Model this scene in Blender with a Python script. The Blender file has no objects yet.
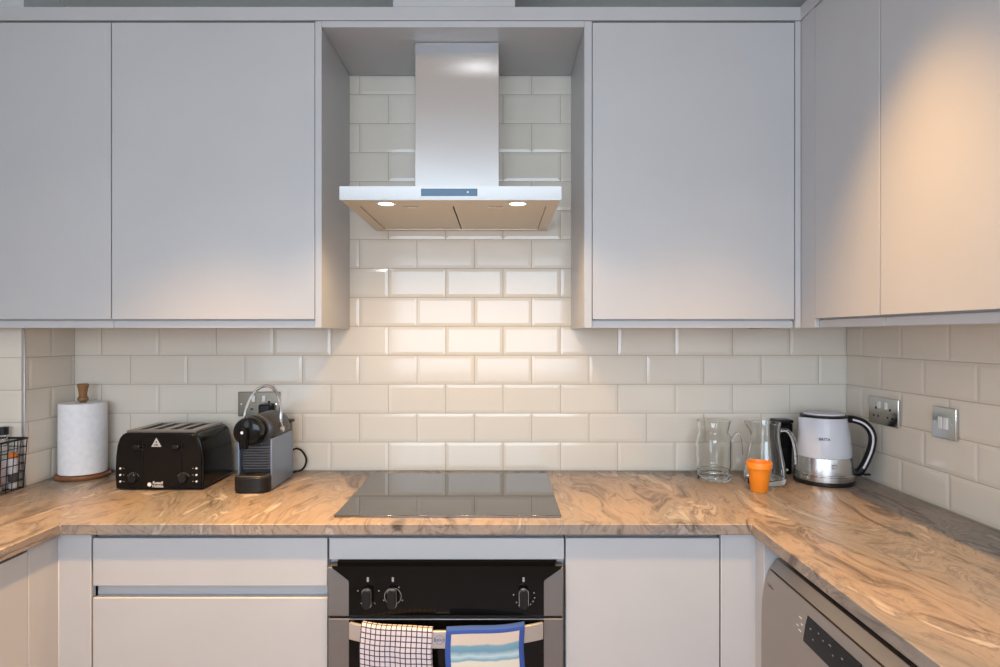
import bpy, bmesh, math, random
from mathutils import Vector, Matrix
random.seed(7)
PI = math.pi
S = bpy.context.scene
C = S.collection

# ------------------------------------------------------------------ camera, world, exposure, lights
F_PX, CAM_Y, CAM_Z = 623.7, -2.2, 1.378
cam = bpy.data.cameras.new('camera'); cam.sensor_width = 36.0
cam.lens = 36.0 * F_PX / 1000.0
cam.shift_y = 0.0015
cam.clip_start = 0.02
cam_o = bpy.data.objects.new('camera', cam); C.objects.link(cam_o)
cam_o.location = (0, CAM_Y, CAM_Z); cam_o.rotation_euler = (PI/2, 0, 0)
S.camera = cam_o
S.view_settings.view_transform = 'Standard'
S.view_settings.look = 'None'
S.view_settings.exposure = 0.08
S.view_settings.gamma = 1.0
S.view_settings.use_curve_mapping = False
w = bpy.data.worlds.new('world'); S.world = w; w.use_nodes = True
bg = w.node_tree.nodes['Background']
bg.inputs[0].default_value = (0.62, 0.78, 1.0, 1); bg.inputs[1].default_value = 1.2

def area_light(name, loc, rot, sx, sy, power, col):
    l = bpy.data.lights.new(name, 'AREA'); l.shape = 'RECTANGLE'; l.size = sx; l.size_y = sy
    l.energy = power; l.color = col
    o = bpy.data.objects.new(name, l); C.objects.link(o); o.location = loc; o.rotation_euler = rot
    return o
def spot_light(name, loc, power, col, angle, blend=0.5, rad=0.03):
    l = bpy.data.lights.new(name, 'SPOT'); l.energy = power; l.color = col
    l.spot_size = math.radians(angle); l.spot_blend = blend; l.shadow_soft_size = rad
    o = bpy.data.objects.new(name, l); C.objects.link(o); o.location = loc
    return o
WARM = (1.0, 0.57, 0.20)
DAY = (0.70, 0.84, 1.0)
CEIL = 2.515
REAR = -4.3
WIN = (-1.15, 0.85, 0.95, 2.15)      # rear window opening x0 x1 z0 z1
# daylight coming in through the rear window
area_light('window_daylight', (-0.15, REAR + 0.03, 1.55), (PI/2, 0, 0), 1.9, 1.15, 58, DAY)
# and through the glazed opening in the left wall behind the camera
WIN2 = (-3.95, -2.35, 0.25, 2.2)     # y0 y1 z0 z1
area_light('side_daylight', (-1.73, -3.15, 1.22), (PI/2, 0, -PI/2), 1.5, 1.85, 27, DAY)
DOWN = [(-0.82, -0.92), (0.560, -0.92), (-0.09, -0.95), (-0.82, -2.1), (0.645, -2.1), (-0.1, -3.3)]
for i, (x, y) in enumerate(DOWN):
    spot_light('downlight_lamp', (x, y, CEIL - 0.03), (240, 140, 85)[i] if i < 3 else 10, WARM if i < 3 else (1.0, .93, .86), (70, 72, 70)[i] if i < 3 else 150, 1.0 if i < 3 else .4, 0.03)

# ------------------------------------------------------------------ materials
def mat(name, col, rough=0.5, metal=0.0, spec=0.5, **kw):
    m = bpy.data.materials.new(name); m.use_nodes = True
    b = m.node_tree.nodes['Principled BSDF']
    b.inputs['Base Color'].default_value = (*col, 1)
    b.inputs['Roughness'].default_value = rough
    b.inputs['Metallic'].default_value = metal
    b.inputs['Specular IOR Level'].default_value = spec
    for k, v in kw.items():
        b.inputs[k.replace('_', ' ')].default_value = v
    return m
def N(m, t, **kw):
    n = m.node_tree.nodes.new(t)
    for k, v in kw.items(): setattr(n, k, v)
    return n
def L(m, a, b): m.node_tree.links.new(a, b)
def P(m): return m.node_tree.nodes['Principled BSDF']
def noise_col(m, c1, c2, scale, detail=3, stretch=(1, 1, 1), bump=0.0, bdist=0.001):
    tc = N(m, 'ShaderNodeTexCoord'); mp = N(m, 'ShaderNodeMapping'); mp.inputs['Scale'].default_value = stretch
    nz = N(m, 'ShaderNodeTexNoise'); nz.inputs['Scale'].default_value = scale; nz.inputs['Detail'].default_value = detail
    rp = N(m, 'ShaderNodeValToRGB'); rp.color_ramp.elements[0].color = (*c1, 1); rp.color_ramp.elements[1].color = (*c2, 1)
    rp.color_ramp.elements[0].position = .3; rp.color_ramp.elements[1].position = .7
    L(m, tc.outputs['Object'], mp.inputs[0]); L(m, mp.outputs[0], nz.inputs['Vector']); L(m, nz.outputs['Fac'], rp.inputs[0])
    L(m, rp.outputs[0], P(m).inputs['Base Color'])
    if bump:
        b = N(m, 'ShaderNodeBump'); b.inputs['Strength'].default_value = bump; b.inputs['Distance'].default_value = bdist
        L(m, nz.outputs['Fac'], b.inputs['Height']); L(m, b.outputs[0], P(m).inputs['Normal'])
    return m

M = {}
M['paint'] = noise_col(mat('cabinet_paint', (.5, .5, .51), .38), (.475, .465, .465), (.505, .495, .495), 3.0, 4)
M['wall'] = noise_col(mat('wall_paint', (.6, .6, .58), .85), (.62, .61, .59), (.66, .65, .63), 6, 4)
M['ceil'] = noise_col(mat('ceiling_paint', (.75, .74, .72), .9), (.74, .715, .67), (.78, .755, .71), 5, 3)
M['tile'] = noise_col(mat('cream_glaze', (.78, .75, .68), .10, spec=.35), (.72, .65, .555), (.77, .70, .60), 2.2, 3)
M['grout'] = mat('grout', (.50, .43, .31), .9)
M['black'] = mat('black_plastic', (.010, .010, .011), .35, spec=.3)
M['gloss'] = mat('black_gloss', (.006, .006, .0065), .12, spec=.22)
M['matt_black'] = mat('matt_black', (.014, .014, .014), .6, spec=.3)
M['void'] = mat('dark_gap', (.004, .004, .004), .9, spec=.05)
M['hob'] = mat('hob_glass', (.012, .010, .008), .03, spec=1.0, IOR=1.95)
M['ovenglass'] = mat('oven_glass', (.004, .0035, .003), .06, spec=.22)
M['chrome'] = mat('chrome', (.80, .79, .77), .12, 1.0)
M['polished'] = mat('polished_plate', (.62, .61, .58), .16, 1.0)
M['darkplate'] = mat('dark_reflection_plate', (.22, .19, .15), .25, 1.0)  # chrome like the other plates, with a dark reflection put into its colour
M['white'] = mat('white_plastic', (.75, .75, .73), .4)
M['print'] = mat('light_print', (.75, .75, .75), .5)
M['greyprint'] = mat('grey_print', (.28, .29, .30), .5)
M['steel'] = mat('brushed_steel', (.60, .60, .60), .26, 1.0, Anisotropic=.6)
M['hoodsteel'] = mat('hood_steel', (.74, .74, .75), .27, 1.0, Anisotropic=.85, Anisotropic_Rotation=.0)
M['filter'] = mat('warm_tinted_filter', (.64, .54, .42), .45, .8)
M['ovengrey'] = mat('oven_grey', (.24, .225, .22), .38, .75)
M['handlegrey'] = mat('oven_handle', (.58, .54, .51), .35, .55)
M['dishwasher'] = mat('dishwasher_steel', (.40, .35, .31), .32, .85)
M['blue_display'] = mat('blue_display', (.10, .19, .30), .18)
M['paper'] = noise_col(mat('kitchen_paper', (.86, .86, .87), .9), (.82, .82, .84), (.90, .90, .91), 60, 3, (1, 1, 1), .25, .002)
M['wood'] = noise_col(mat('turned_wood', (.30, .13, .05), .4), (.17, .06, .02), (.28, .12, .045), 30, 4, (1, 1, .2))
M['lightwood'] = noise_col(mat('light_wood', (.4, .22, .1), .45), (.22, .10, .035), (.32, .16, .06), 30, 4, (1, 1, .2))
M['orange'] = mat('orange_plastic', (.86, .25, .015), .38)
M['cap_orange'] = mat('orange_cap', (.80, .22, .03), .4)
M['greyblue'] = mat('blue_grey_panel', (.20, .26, .37), .32, .55)
M['darkgrey'] = mat('dark_grey_plastic', (.030, .030, .032), .3, spec=.35)
M['midgrey'] = mat('mid_grey_plastic', (.10, .095, .10), .35, .3)
M['toastertop'] = mat('toaster_top', (.30, .26, .23), .28, .9)
M['glass'] = mat('clear_glass', (.97, .99, .98), .0, IOR=1.45, Transmission_Weight=1.0)
M['kettleglass'] = mat('frosted_kettle_wall', (.86, .87, .93), .22, IOR=1.3, Transmission_Weight=.35)
M['water'] = mat('filter_funnel', (.62, .68, .80), .25, IOR=1.33, Transmission_Weight=.35)
M['floor'] = noise_col(mat('floor_boards', (.25, .16, .1), .4), (.20, .12, .07), (.32, .21, .13), 6, 5, (8, .6, 1))
M['pink'] = mat('pink_label', (.55, .18, .25), .5)
M['labelwhite'] = mat('white_label', (.70, .68, .72), .5)
M['brownglass'] = mat('dark_bottle', (.05, .02, .015), .12)
M['trimmetal'] = mat('trim_metal', (.62, .60, .58), .3, .9)
M['lamp'] = mat('lamp_lens', (1, 1, 1), .4); P(M['lamp']).inputs['Emission Color'].default_value = (1, .86, .66, 1); P(M['lamp']).inputs['Emission Strength'].default_value = 4
M['pane'] = mat('window_glass', (1, 1, 1), .0, IOR=1.45, Transmission_Weight=1.0)

# brushed grain on the hood: fine horizontal streaks in the roughness
def brushed(m, stretch, amt=.08, base=.24):
    tc = N(m, 'ShaderNodeTexCoord'); mp = N(m, 'ShaderNodeMapping'); mp.inputs['Scale'].default_value = stretch
    nz = N(m, 'ShaderNodeTexNoise'); nz.inputs['Scale'].default_value = 1; nz.inputs['Detail'].default_value = 2
    mr = N(m, 'ShaderNodeMapRange'); mr.inputs['To Min'].default_value = base - amt; mr.inputs['To Max'].default_value = base + amt
    L(m, tc.outputs['Object'], mp.inputs[0]); L(m, mp.outputs[0], nz.inputs['Vector']); L(m, nz.outputs['Fac'], mr.inputs['Value'])
    L(m, mr.outputs[0], P(m).inputs['Roughness'])
brushed(M['hoodsteel'], (4, 4, 500), .04, .20)
brushed(M['steel'], (6, 6, 400), .06, .24)
brushed(M['dishwasher'], (4, 4, 500), .05, .34)

# swirled stone-look worktop
def worktop_mat():
    m = mat('swirled_stone_laminate', (.4, .3, .22), .32, spec=.35)
    tc = N(m, 'ShaderNodeTexCoord')
    rot = N(m, 'ShaderNodeMapping'); rot.inputs['Rotation'].default_value = (0, 0, math.radians(9)); rot.inputs['Scale'].default_value = (3.4, 1.15, 2.6)
    L(m, tc.outputs['Object'], rot.inputs[0])
    warp = N(m, 'ShaderNodeTexNoise'); warp.inputs['Scale'].default_value = .8; warp.inputs['Detail'].default_value = 3; warp.inputs['Roughness'].default_value = .5
    L(m, rot.outputs[0], warp.inputs['Vector'])
    ws = N(m, 'ShaderNodeVectorMath', operation='SCALE'); ws.inputs['Scale'].default_value = 1.7
    L(m, warp.outputs['Color'], ws.inputs[0])
    add = N(m, 'ShaderNodeVectorMath', operation='ADD'); L(m, rot.outputs[0], add.inputs[0]); L(m, ws.outputs[0], add.inputs[1])
    # broad colour zones
    z = N(m, 'ShaderNodeTexNoise'); z.inputs['Scale'].default_value = 2.3; z.inputs['Detail'].default_value = 9; z.inputs['Roughness'].default_value = .70; z.inputs['Distortion'].default_value = .9
    L(m, add.outputs[0], z.inputs['Vector'])
    r = N(m, 'ShaderNodeValToRGB'); e = r.color_ramp.elements
    e[0].position = .30; e[0].color = (.050, .040, .036, 1)
    e[1].position = .385; e[1].color = (.15, .115, .09, 1)
    for p, c in ((.445, (.29, .225, .18)), (.50, (.35, .27, .21)), (.54, (.21, .17, .145)), (.565, (.35, .28, .23)), (.64, (.52, .45, .40))):
        q = e.new(p); q.color = (*c, 1)
    L(m, z.outputs['Fac'], r.inputs[0])
    # grey zones
    g = N(m, 'ShaderNodeTexNoise'); g.inputs['Scale'].default_value = .9; g.inputs['Detail'].default_value = 3
    L(m, add.outputs[0], g.inputs['Vector'])
    gr = N(m, 'ShaderNodeValToRGB'); gr.color_ramp.elements[0].position = .46; gr.color_ramp.elements[1].position = .60
    gr.color_ramp.elements[1].color = (.75, .75, .75, 1)
    L(m, g.outputs['Fac'], gr.inputs[0])
    mx = N(m, 'ShaderNodeMix', data_type='RGBA'); L(m, gr.outputs[0], mx.inputs[0]); L(m, r.outputs[0], mx.inputs[6])
    bw = N(m, 'ShaderNodeHueSaturation'); bw.inputs['Saturation'].default_value = .35; bw.inputs['Value'].default_value = .70
    L(m, r.outputs[0], bw.inputs['Color']); L(m, bw.outputs[0], mx.inputs[7])
    # thin dark veins
    v = N(m, 'ShaderNodeTexNoise'); v.inputs['Scale'].default_value = 2.6; v.inputs['Detail'].default_value = 5; v.inputs['Distortion'].default_value = .5
    L(m, add.outputs[0], v.inputs['Vector'])
    sub = N(m, 'ShaderNodeMath', operation='SUBTRACT'); sub.inputs[1].default_value = .5; L(m, v.outputs['Fac'], sub.inputs[0])
    ab = N(m, 'ShaderNodeMath', operation='ABSOLUTE'); L(m, sub.outputs[0], ab.inputs[0])
    vr = N(m, 'ShaderNodeValToRGB'); vr.color_ramp.elements[0].color = (.45, .40, .38, 1); vr.color_ramp.elements[1].position = .022
    L(m, ab.outputs[0], vr.inputs[0])
    # break the veins up
    mul = N(m, 'ShaderNodeMix', data_type='RGBA', blend_type='MULTIPLY')
    k = N(m, 'ShaderNodeTexNoise'); k.inputs['Scale'].default_value = 3.0; L(m, rot.outputs[0], k.inputs['Vector'])
    kr = N(m, 'ShaderNodeMapRange'); kr.inputs['From Min'].default_value = .42; kr.inputs['From Max'].default_value = .60
    L(m, k.outputs['Fac'], kr.inputs['Value']); L(m, kr.outputs[0], mul.inputs[0])
    L(m, mx.outputs[2], mul.inputs[6]); L(m, vr.outputs[0], mul.inputs[7])
    L(m, mul.outputs[2], P(m).inputs['Base Color'])
    return m
M['worktop'] = worktop_mat()

def uv_pattern_check():
    m = mat('checked_cotton', (.8, .78, .8), .9)
    uv = N(m, 'ShaderNodeUVMap'); sep = N(m, 'ShaderNodeSeparateXYZ'); L(m, uv.outputs[0], sep.inputs[0])
    outs = []
    for ax in (0, 1):
        a = N(m, 'ShaderNodeMath', operation='MULTIPLY'); a.inputs[1].default_value = 1/.0128; L(m, sep.outputs[ax], a.inputs[0])
        f = N(m, 'ShaderNodeMath', operation='FRACT'); L(m, a.outputs[0], f.inputs[0])
        g = N(m, 'ShaderNodeMath', operation='LESS_THAN'); g.inputs[1].default_value = .20; L(m, f.outputs[0], g.inputs[0]); outs.append(g)
    mx = N(m, 'ShaderNodeMath', operation='MAXIMUM'); L(m, outs[0].outputs[0], mx.inputs[0]); L(m, outs[1].outputs[0], mx.inputs[1])
    c = N(m, 'ShaderNodeMix', data_type='RGBA'); c.inputs[6].default_value = (.58, .53, .56, 1); c.inputs[7].default_value = (.03, .03, .06, 1)
    L(m, mx.outputs[0], c.inputs[0]); L(m, c.outputs[2], P(m).inputs['Base Color'])
    return m
M['check'] = uv_pattern_check()
def stripe_mat(W):
    m = mat('striped_cotton', (.8, .78, .8), .9)
    uv = N(m, 'ShaderNodeUVMap'); sep = N(m, 'ShaderNodeSeparateXYZ'); L(m, uv.outputs[0], sep.inputs[0])
    nz = N(m, 'ShaderNodeTexNoise'); nz.inputs['Scale'].default_value = 30; nz.inputs['Detail'].default_value = 3; L(m, uv.outputs[0], nz.inputs['Vector'])
    ad = N(m, 'ShaderNodeMath', operation='MULTIPLY_ADD'); ad.inputs[1].default_value = .012; L(m, nz.outputs['Fac'], ad.inputs[0]); L(m, sep.outputs[1], ad.inputs[2])
    sc = N(m, 'ShaderNodeMath', operation='DIVIDE'); sc.inputs[1].default_value = .34; L(m, ad.outputs[0], sc.inputs[0])
    r = N(m, 'ShaderNodeValToRGB'); e = r.color_ramp.elements; r.color_ramp.interpolation = 'LINEAR'
    cream = (.58, .49, .42); teal = (.17, .33, .42); pale = (.45, .58, .62); sand = (.66, .62, .52)
    e[0].position = 0; e[0].color = (*cream, 1)
    e[1].position = .15; e[1].color = (*cream, 1)
    for p, c in ((.158, teal), (.20, (.14, .28, .38)), (.235, pale), (.265, teal), (.275, sand), (.40, sand), (.41, pale), (.46, teal), (.50, cream), (.62, cream), (.63, teal), (.70, pale), (.72, sand), (1, cream)):
        q = e.new(p); q.color = (*c, 1)
    L(m, sc.outputs[0], r.inputs[0])
    # blue border on both sides and along the fold
    ax = N(m, 'ShaderNodeMath', operation='ABSOLUTE'); L(m, sep.outputs[0], ax.inputs[0])
    g1 = N(m, 'ShaderNodeMath', operation='GREATER_THAN'); g1.inputs[1].default_value = W/2 - .0135; L(m, ax.outputs[0], g1.inputs[0])
    g2 = N(m, 'ShaderNodeMath', operation='LESS_THAN'); g2.inputs[1].default_value = .0195; L(m, sep.outputs[1], g2.inputs[0])
    mx = N(m, 'ShaderNodeMath', operation='MAXIMUM'); L(m, g1.outputs[0], mx.inputs[0]); L(m, g2.outputs[0], mx.inputs[1])
    c = N(m, 'ShaderNodeMix', data_type='RGBA'); c.inputs[7].default_value = (.028, .075, .30, 1); L(m, r.outputs[0], c.inputs[6])
    L(m, mx.outputs[0], c.inputs[0]); L(m, c.outputs[2], P(m).inputs['Base Color'])
    return m
M['stripe'] = stripe_mat(.192)

# ------------------------------------------------------------------ mesh helpers (geometry in world coordinates)
class MB:
    def __init__(s): s.bm = bmesh.new(); s.uv = None
    def box(s, x0, x1, y0, y1, z0, z1, mi=0):
        x0, x1 = sorted((x0, x1)); y0, y1 = sorted((y0, y1)); z0, z1 = sorted((z0, z1))
        v = [s.bm.verts.new(p) for p in ((x0,y0,z0),(x1,y0,z0),(x1,y1,z0),(x0,y1,z0),(x0,y0,z1),(x1,y0,z1),(x1,y1,z1),(x0,y1,z1))]
        for f in ((0,3,2,1),(4,5,6,7),(0,1,5,4),(1,2,6,5),(2,3,7,6),(3,0,4,7)):
            q = s.bm.faces.new([v[i] for i in f]); q.material_index = mi
        return s
    def prism(s, pts, a0, a1, axis='z', mi=0):
        """pts 2D closed outline; axis = extrusion axis. z:(x,y) y:(x,z) x:(y,z)"""
        def mk(p, a):
            return {'z': (p[0], p[1], a), 'y': (p[0], a, p[1]), 'x': (a, p[0], p[1])}[axis]
        b = [s.bm.verts.new(mk(p, a0)) for p in pts]; t = [s.bm.verts.new(mk(p, a1)) for p in pts]
        n = len(pts); fs = [s.bm.faces.new(b), s.bm.faces.new(t[::-1])]
        for i in range(n): fs.append(s.bm.faces.new([b[i], t[i], t[(i+1) % n], b[(i+1) % n]]))
        for f in fs: f.material_index = mi
        bmesh.ops.recalc_face_normals(s.bm, faces=fs)
        return s
    def lathe(s, prof, c=(0,0,0), axis='z', seg=48, cap=True, closed=False):
        """prof list of (r, h)"""
        rings = []
        for r, h in prof:
            ring = []
            for i in range(seg):
                a = 2*PI*i/seg; u, v = r*math.cos(a), r*math.sin(a)
                p = {'z': (u, v, h), 'y': (u, h, v), 'x': (h, u, v)}[axis]
                ring.append(s.bm.verts.new((c[0]+p[0], c[1]+p[1], c[2]+p[2])))
            rings.append(ring)
        fs = []
        m = len(rings)
        for k in range(m if closed else m-1):
            A, B = rings[k], rings[(k+1) % m]
            for i in range(seg): fs.append(s.bm.faces.new([A[i], A[(i+1) % seg], B[(i+1) % seg], B[i]]))
        if cap and not closed:
            fs.append(s.bm.faces.new(rings[0][::-1])); fs.append(s.bm.faces.new(rings[-1]))
        bmesh.ops.recalc_face_normals(s.bm, faces=fs)
        return s
    def tube(s, pts, r, seg=10, flat=None, closed=False):
        """pts polyline; r radius or list; flat=(rx, ry) oval"""
        pts = [Vector(p) for p in pts]; n = len(pts); rings = []; up = None
        for i, p in enumerate(pts):
            if closed: t = (pts[(i+1) % n] - pts[i-1]).normalized()
            else: t = (pts[min(i+1, n-1)] - pts[max(i-1, 0)]).normalized()
            if up is None:
                up = Vector((0, 0, 1)) if abs(t.z) < .9 else Vector((0, 1, 0))
            sd = t.cross(up).normalized(); up = sd.cross(t).normalized()
            rr = r[i] if isinstance(r, (list, tuple)) else r
            rx, ry = (flat if flat else (rr, rr))
            rings.append([s.bm.verts.new(p + sd*rx*math.cos(2*PI*k/seg) + up*ry*math.sin(2*PI*k/seg)) for k in range(seg)])
        fs = []
        for k in range(n if closed else n-1):
            A, B = rings[k], rings[(k+1) % n]
            for i in range(seg): fs.append(s.bm.faces.new([A[i], A[(i+1) % seg], B[(i+1) % seg], B[i]]))
        if not closed: fs.append(s.bm.faces.new(rings[0][::-1])); fs.append(s.bm.faces.new(rings[-1]))
        bmesh.ops.recalc_face_normals(s.bm, faces=fs)
        return s
    def sweep_rect(s, path, w, h):
        """strap: path in (x,y) at centre z; thickness w in normal direction, height z0..z1 = h"""
        n = len(path); rings = []
        for i in range(n):
            a = Vector(path[max(i-1, 0)]); b = Vector(path[min(i+1, n-1)]); t = (b-a).normalized(); nr = Vector((t.y, -t.x))
            p = Vector(path[i]); o = p + nr*w/2; q = p - nr*w/2
            rings.append([s.bm.verts.new((o.x, o.y, h[0])), s.bm.verts.new((o.x, o.y, h[1])), s.bm.verts.new((q.x, q.y, h[1])), s.bm.verts.new((q.x, q.y, h[0]))])
        fs = []
        for k in range(n-1):
            for i in range(4): fs.append(s.bm.faces.new([rings[k][i], rings[k][(i+1) % 4], rings[k+1][(i+1) % 4], rings[k+1][i]]))
        fs.append(s.bm.faces.new(rings[0])); fs.append(s.bm.faces.new(rings[-1]))
        bmesh.ops.recalc_face_normals(s.bm, faces=fs)
        return s
    def frustum(s, fr, to, mi=0): ...

def set_props(o, label=None, cat=None, group=None, kind=None):
    if label: o['label'] = label
    if cat: o['category'] = cat
    if group: o['group'] = group
    if kind: o['kind'] = kind
    return o
def root_loc(p):
    v = Vector((0, 0, 0))
    while p is not None: v += p.location; p = p.parent
    return v
def build(name, mb, mats, parent=None, bevel=0.0, smooth=35, origin=None, seg=2):
    me = bpy.data.meshes.new(name)
    off = Vector(origin) if origin is not None else (root_loc(parent) if parent is not None else Vector((0, 0, 0)))
    bmesh.ops.translate(mb.bm, verts=mb.bm.verts, vec=-off)
    mb.bm.to_mesh(me); mb.bm.free()
    if not isinstance(mats, (list, tuple)): mats = [mats]
    for m in mats: me.materials.append(M[m] if isinstance(m, str) else m)
    if smooth:
        me.polygons.foreach_set('use_smooth', [True]*len(me.polygons))
        me.set_sharp_from_angle(angle=math.radians(smooth))
    o = bpy.data.objects.new(name, me); C.objects.link(o)
    if parent is not None: o.parent = parent
    if origin is not None and parent is None: o.location = origin
    if bevel:
        b = o.modifiers.new('bevel', 'BEVEL'); b.width = bevel; b.segments = seg; b.limit_method = 'ANGLE'; b.angle_limit = math.radians(40)
        b.harden_normals = False
    return o
def empty(name, loc, label, cat, group=None):
    o = bpy.data.objects.new(name, None); C.objects.link(o); o.location = loc; o.empty_display_size = .05
    return set_props(o, label, cat, group)
def structure(name, mb, mats, **kw):
    o = build(name, mb, mats, **kw); o['kind'] = 'structure'; return o
def B(*a): return MB().box(*a)

def text_mb(body, size, loc, rot, depth=.0004, align='CENTER', spacing=1.0):
    """lettering converted to mesh; rot euler; loc world"""
    cu = bpy.data.curves.new('t', 'FONT'); cu.body = body; cu.size = size; cu.extrude = depth; cu.align_x = align; cu.align_y = 'CENTER'
    cu.space_character = spacing; cu.resolution_u = 3
    o = bpy.data.objects.new('t', cu); C.objects.link(o)
    dg = bpy.context.evaluated_depsgraph_get(); dg.update()
    me = bpy.data.meshes.new_from_object(o.evaluated_get(dg))
    mt = Matrix.Translation(loc) @ rot.to_4x4()
    me.transform(mt)
    mb = MB(); mb.bm.from_mesh(me)
    bpy.data.objects.remove(o); bpy.data.curves.remove(cu); bpy.data.meshes.remove(me)
    return mb
from mathutils import Euler
FACE_CAM = Euler((PI/2, 0, 0)).to_matrix()

# ------------------------------------------------------------------ tiled walls
TW, TH, GR = .202, .102, .0022
def tiles(mb, u0, u1, z0, z1, mapf, joint_u, phase=0, tilt=.0016, skip=()):
    """mapf(u, z, d) -> world point, d = distance out of the wall. row 1 is z .8985..1.0005"""
    k = math.floor((z0 - .8985)/TH)
    ins, h0, h1 = .0105, .0030, .0045
    while .8985 + k*TH < z1:
        za = max(z0, .8985 + k*TH + GR/2); zb = min(z1, .8985 + (k+1)*TH - GR/2)
        j = joint_u + (TW/2 if (k + phase) % 2 else 0)
        n = math.floor((u0 - j)/TW)
        while j + n*TW < u1:
            ua = max(u0, j + n*TW + GR/2); ub = min(u1, j + (n+1)*TW - GR/2)
            if ub - ua > .006 and zb - za > .006:
                tu, tz = random.uniform(-tilt, tilt), random.uniform(-tilt, tilt)
                cut_a = ua > j + n*TW + GR; cut_b = ub < j + (n+1)*TW - GR
                iu = min(ins, (ub-ua)*.3); iz = min(ins, (zb-za)*.3)
                ia = .0005 if (cut_a) else iu; ib = .0005 if cut_b else iu
                cu, cz = (ua+ub)/2, (za+zb)/2
                def q(u, z, d): return mb.bm.verts.new(mapf(u, z, d + (u-cu)*tu + (z-cz)*tz))
                o0 = [q(*p, 0) for p in ((ua, za), (ub, za), (ub, zb), (ua, zb))]
                o1 = [q(*p, h0) for p in ((ua, za), (ub, za), (ub, zb), (ua, zb))]
                o2 = [q(*p, h1) for p in ((ua+ia, za+iz), (ub-ib, za+iz), (ub-ib, zb-iz), (ua+ia, zb-iz))]
                fs = []
                for A, Bq in ((o0, o1), (o1, o2)):
                    for i in range(4): fs.append(mb.bm.faces.new([A[i], A[(i+1) % 4], Bq[(i+1) % 4], Bq[i]]))
                fs.append(mb.bm.faces.new(o2)); fs.append(mb.bm.faces.new(o0[::-1]))
                bmesh.ops.recalc_face_normals(mb.bm, faces=fs)
                for f in fs: f.material_index = 1
            n += 1
        k += 1
GD = .0018  # grout sits this far behind the wall line datum
XL, XR = -1.5, 1.224
# back wall
mb = B(-1.9, 1.45, 0, .12, 0, CEIL, 0)
mb.box(XL, XR, -.0012, 0, .86, 2.29, 2)
tiles(mb, XL+.0005, XR-.0005, .902, 2.289, lambda u, z, d: (u, -d, z), .0106)
structure('wall_back', mb, ['wall', 'tile', 'grout'], smooth=0)
# left wall with its boxed-out corner
mb = B(-1.9, -1.76, WIN2[1], 0, 0, CEIL, 0); mb.box(-1.9, -1.76, REAR, WIN2[0], 0, CEIL); mb.box(-1.9, -1.76, WIN2[0], WIN2[1], 0, WIN2[2]); mb.box(-1.9, -1.76, WIN2[0], WIN2[1], WIN2[3], CEIL)
mb.box(-1.76, XL, -.235, 0, 0, CEIL, 0)
mb.box(XL, XL+.0012, -.235, -.001, .86, 1.42, 2)
mb.box(-1.76, XL, -.2362, -.235, .86, 1.42, 2)
tiles(mb, .007, .2345, .902, 1.41, lambda u, z, d: (XL + d, -u, z), .118)
tiles(mb, -1.758, XL-.004, .902, 1.41, lambda u, z, d: (u, -.235 - d, z), XL-.002)
structure('wall_left', mb, ['wall', 'tile', 'grout'], smooth=0)
structure('trim_1', B(XL-.0035, XL+.0062, -.2412, -.2335, .901, 1.398), 'trimmetal', bevel=.0012)
# right wall
mb = B(XR, 1.45, REAR, 0, 0, CEIL, 0)
mb.box(XR-.0012, XR, -1.95, -.001, .86, 1.42, 2)
tiles(mb, .007, 1.95, .902, 1.41, lambda u, z, d: (XR - d, -u, z), .0, phase=1)
structure('wall_right', mb, ['wall', 'tile', 'grout'], smooth=0)
# rear wall with window opening
x0, x1, z0, z1 = WIN
mb = B(-1.9, x0, REAR-.12, REAR, 0, CEIL); mb.box(x1, 1.45, REAR-.12, REAR, 0, CEIL); mb.box(x0, x1, REAR-.12, REAR, 0, z0); mb.box(x0, x1, REAR-.12, REAR, z1, CEIL)
structure('wall_rear', mb, 'wall', smooth=0)
wr = bpy.data.objects.new('window_1', None); C.objects.link(wr); wr.location = ((x0+x1)/2, REAR-.06, z0); wr['kind'] = 'structure'
mb = MB()
for a, b in ((x0, x0+.05), (x1-.05, x1), ((x0+x1)/2-.03, (x0+x1)/2+.03)): mb.box(a, b, REAR-.09, REAR-.03, z0, z1)
mb.box(x0+.05, x1-.05, REAR-.09, REAR-.03, z0, z0+.05); mb.box(x0+.05, x1-.05, REAR-.09, REAR-.03, z1-.05, z1)
build('window_frame', mb, 'white', wr, bevel=.003)
build('window_pane', B(x0+.05, x1-.05, REAR-.065, REAR-.06, z0+.05, z1-.05), 'pane', wr)
wr = bpy.data.objects.new('window_2', None); C.objects.link(wr); wr.location = (-1.83, -3.15, WIN2[2]); wr['kind'] = 'structure'
mb = MB()
for a, b in ((WIN2[0], WIN2[0]+.05), (WIN2[1]-.05, WIN2[1]), (-3.18, -3.12)): mb.box(-1.86, -1.80, a, b, WIN2[2], WIN2[3])
mb.box(-1.86, -1.80, WIN2[0]+.05, WIN2[1]-.05, WIN2[2], WIN2[2]+.05); mb.box(-1.86, -1.80, WIN2[0]+.05, WIN2[1]-.05, WIN2[3]-.05, WIN2[3])
build('window_frame', mb, 'white', wr, bevel=.003)
build('window_pane', B(-1.835, -1.83, WIN2[0]+.05, WIN2[1]-.05, WIN2[2]+.05, WIN2[3]-.05), 'pane', wr)
structure('floor', B(-1.9, 1.45, REAR-.12, .12, -.08, 0), 'floor', smooth=0)
structure('ceiling', B(-1.9, 1.45, REAR-.12, .12, CEIL, CEIL+.08), 'ceil', smooth=0)
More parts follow.
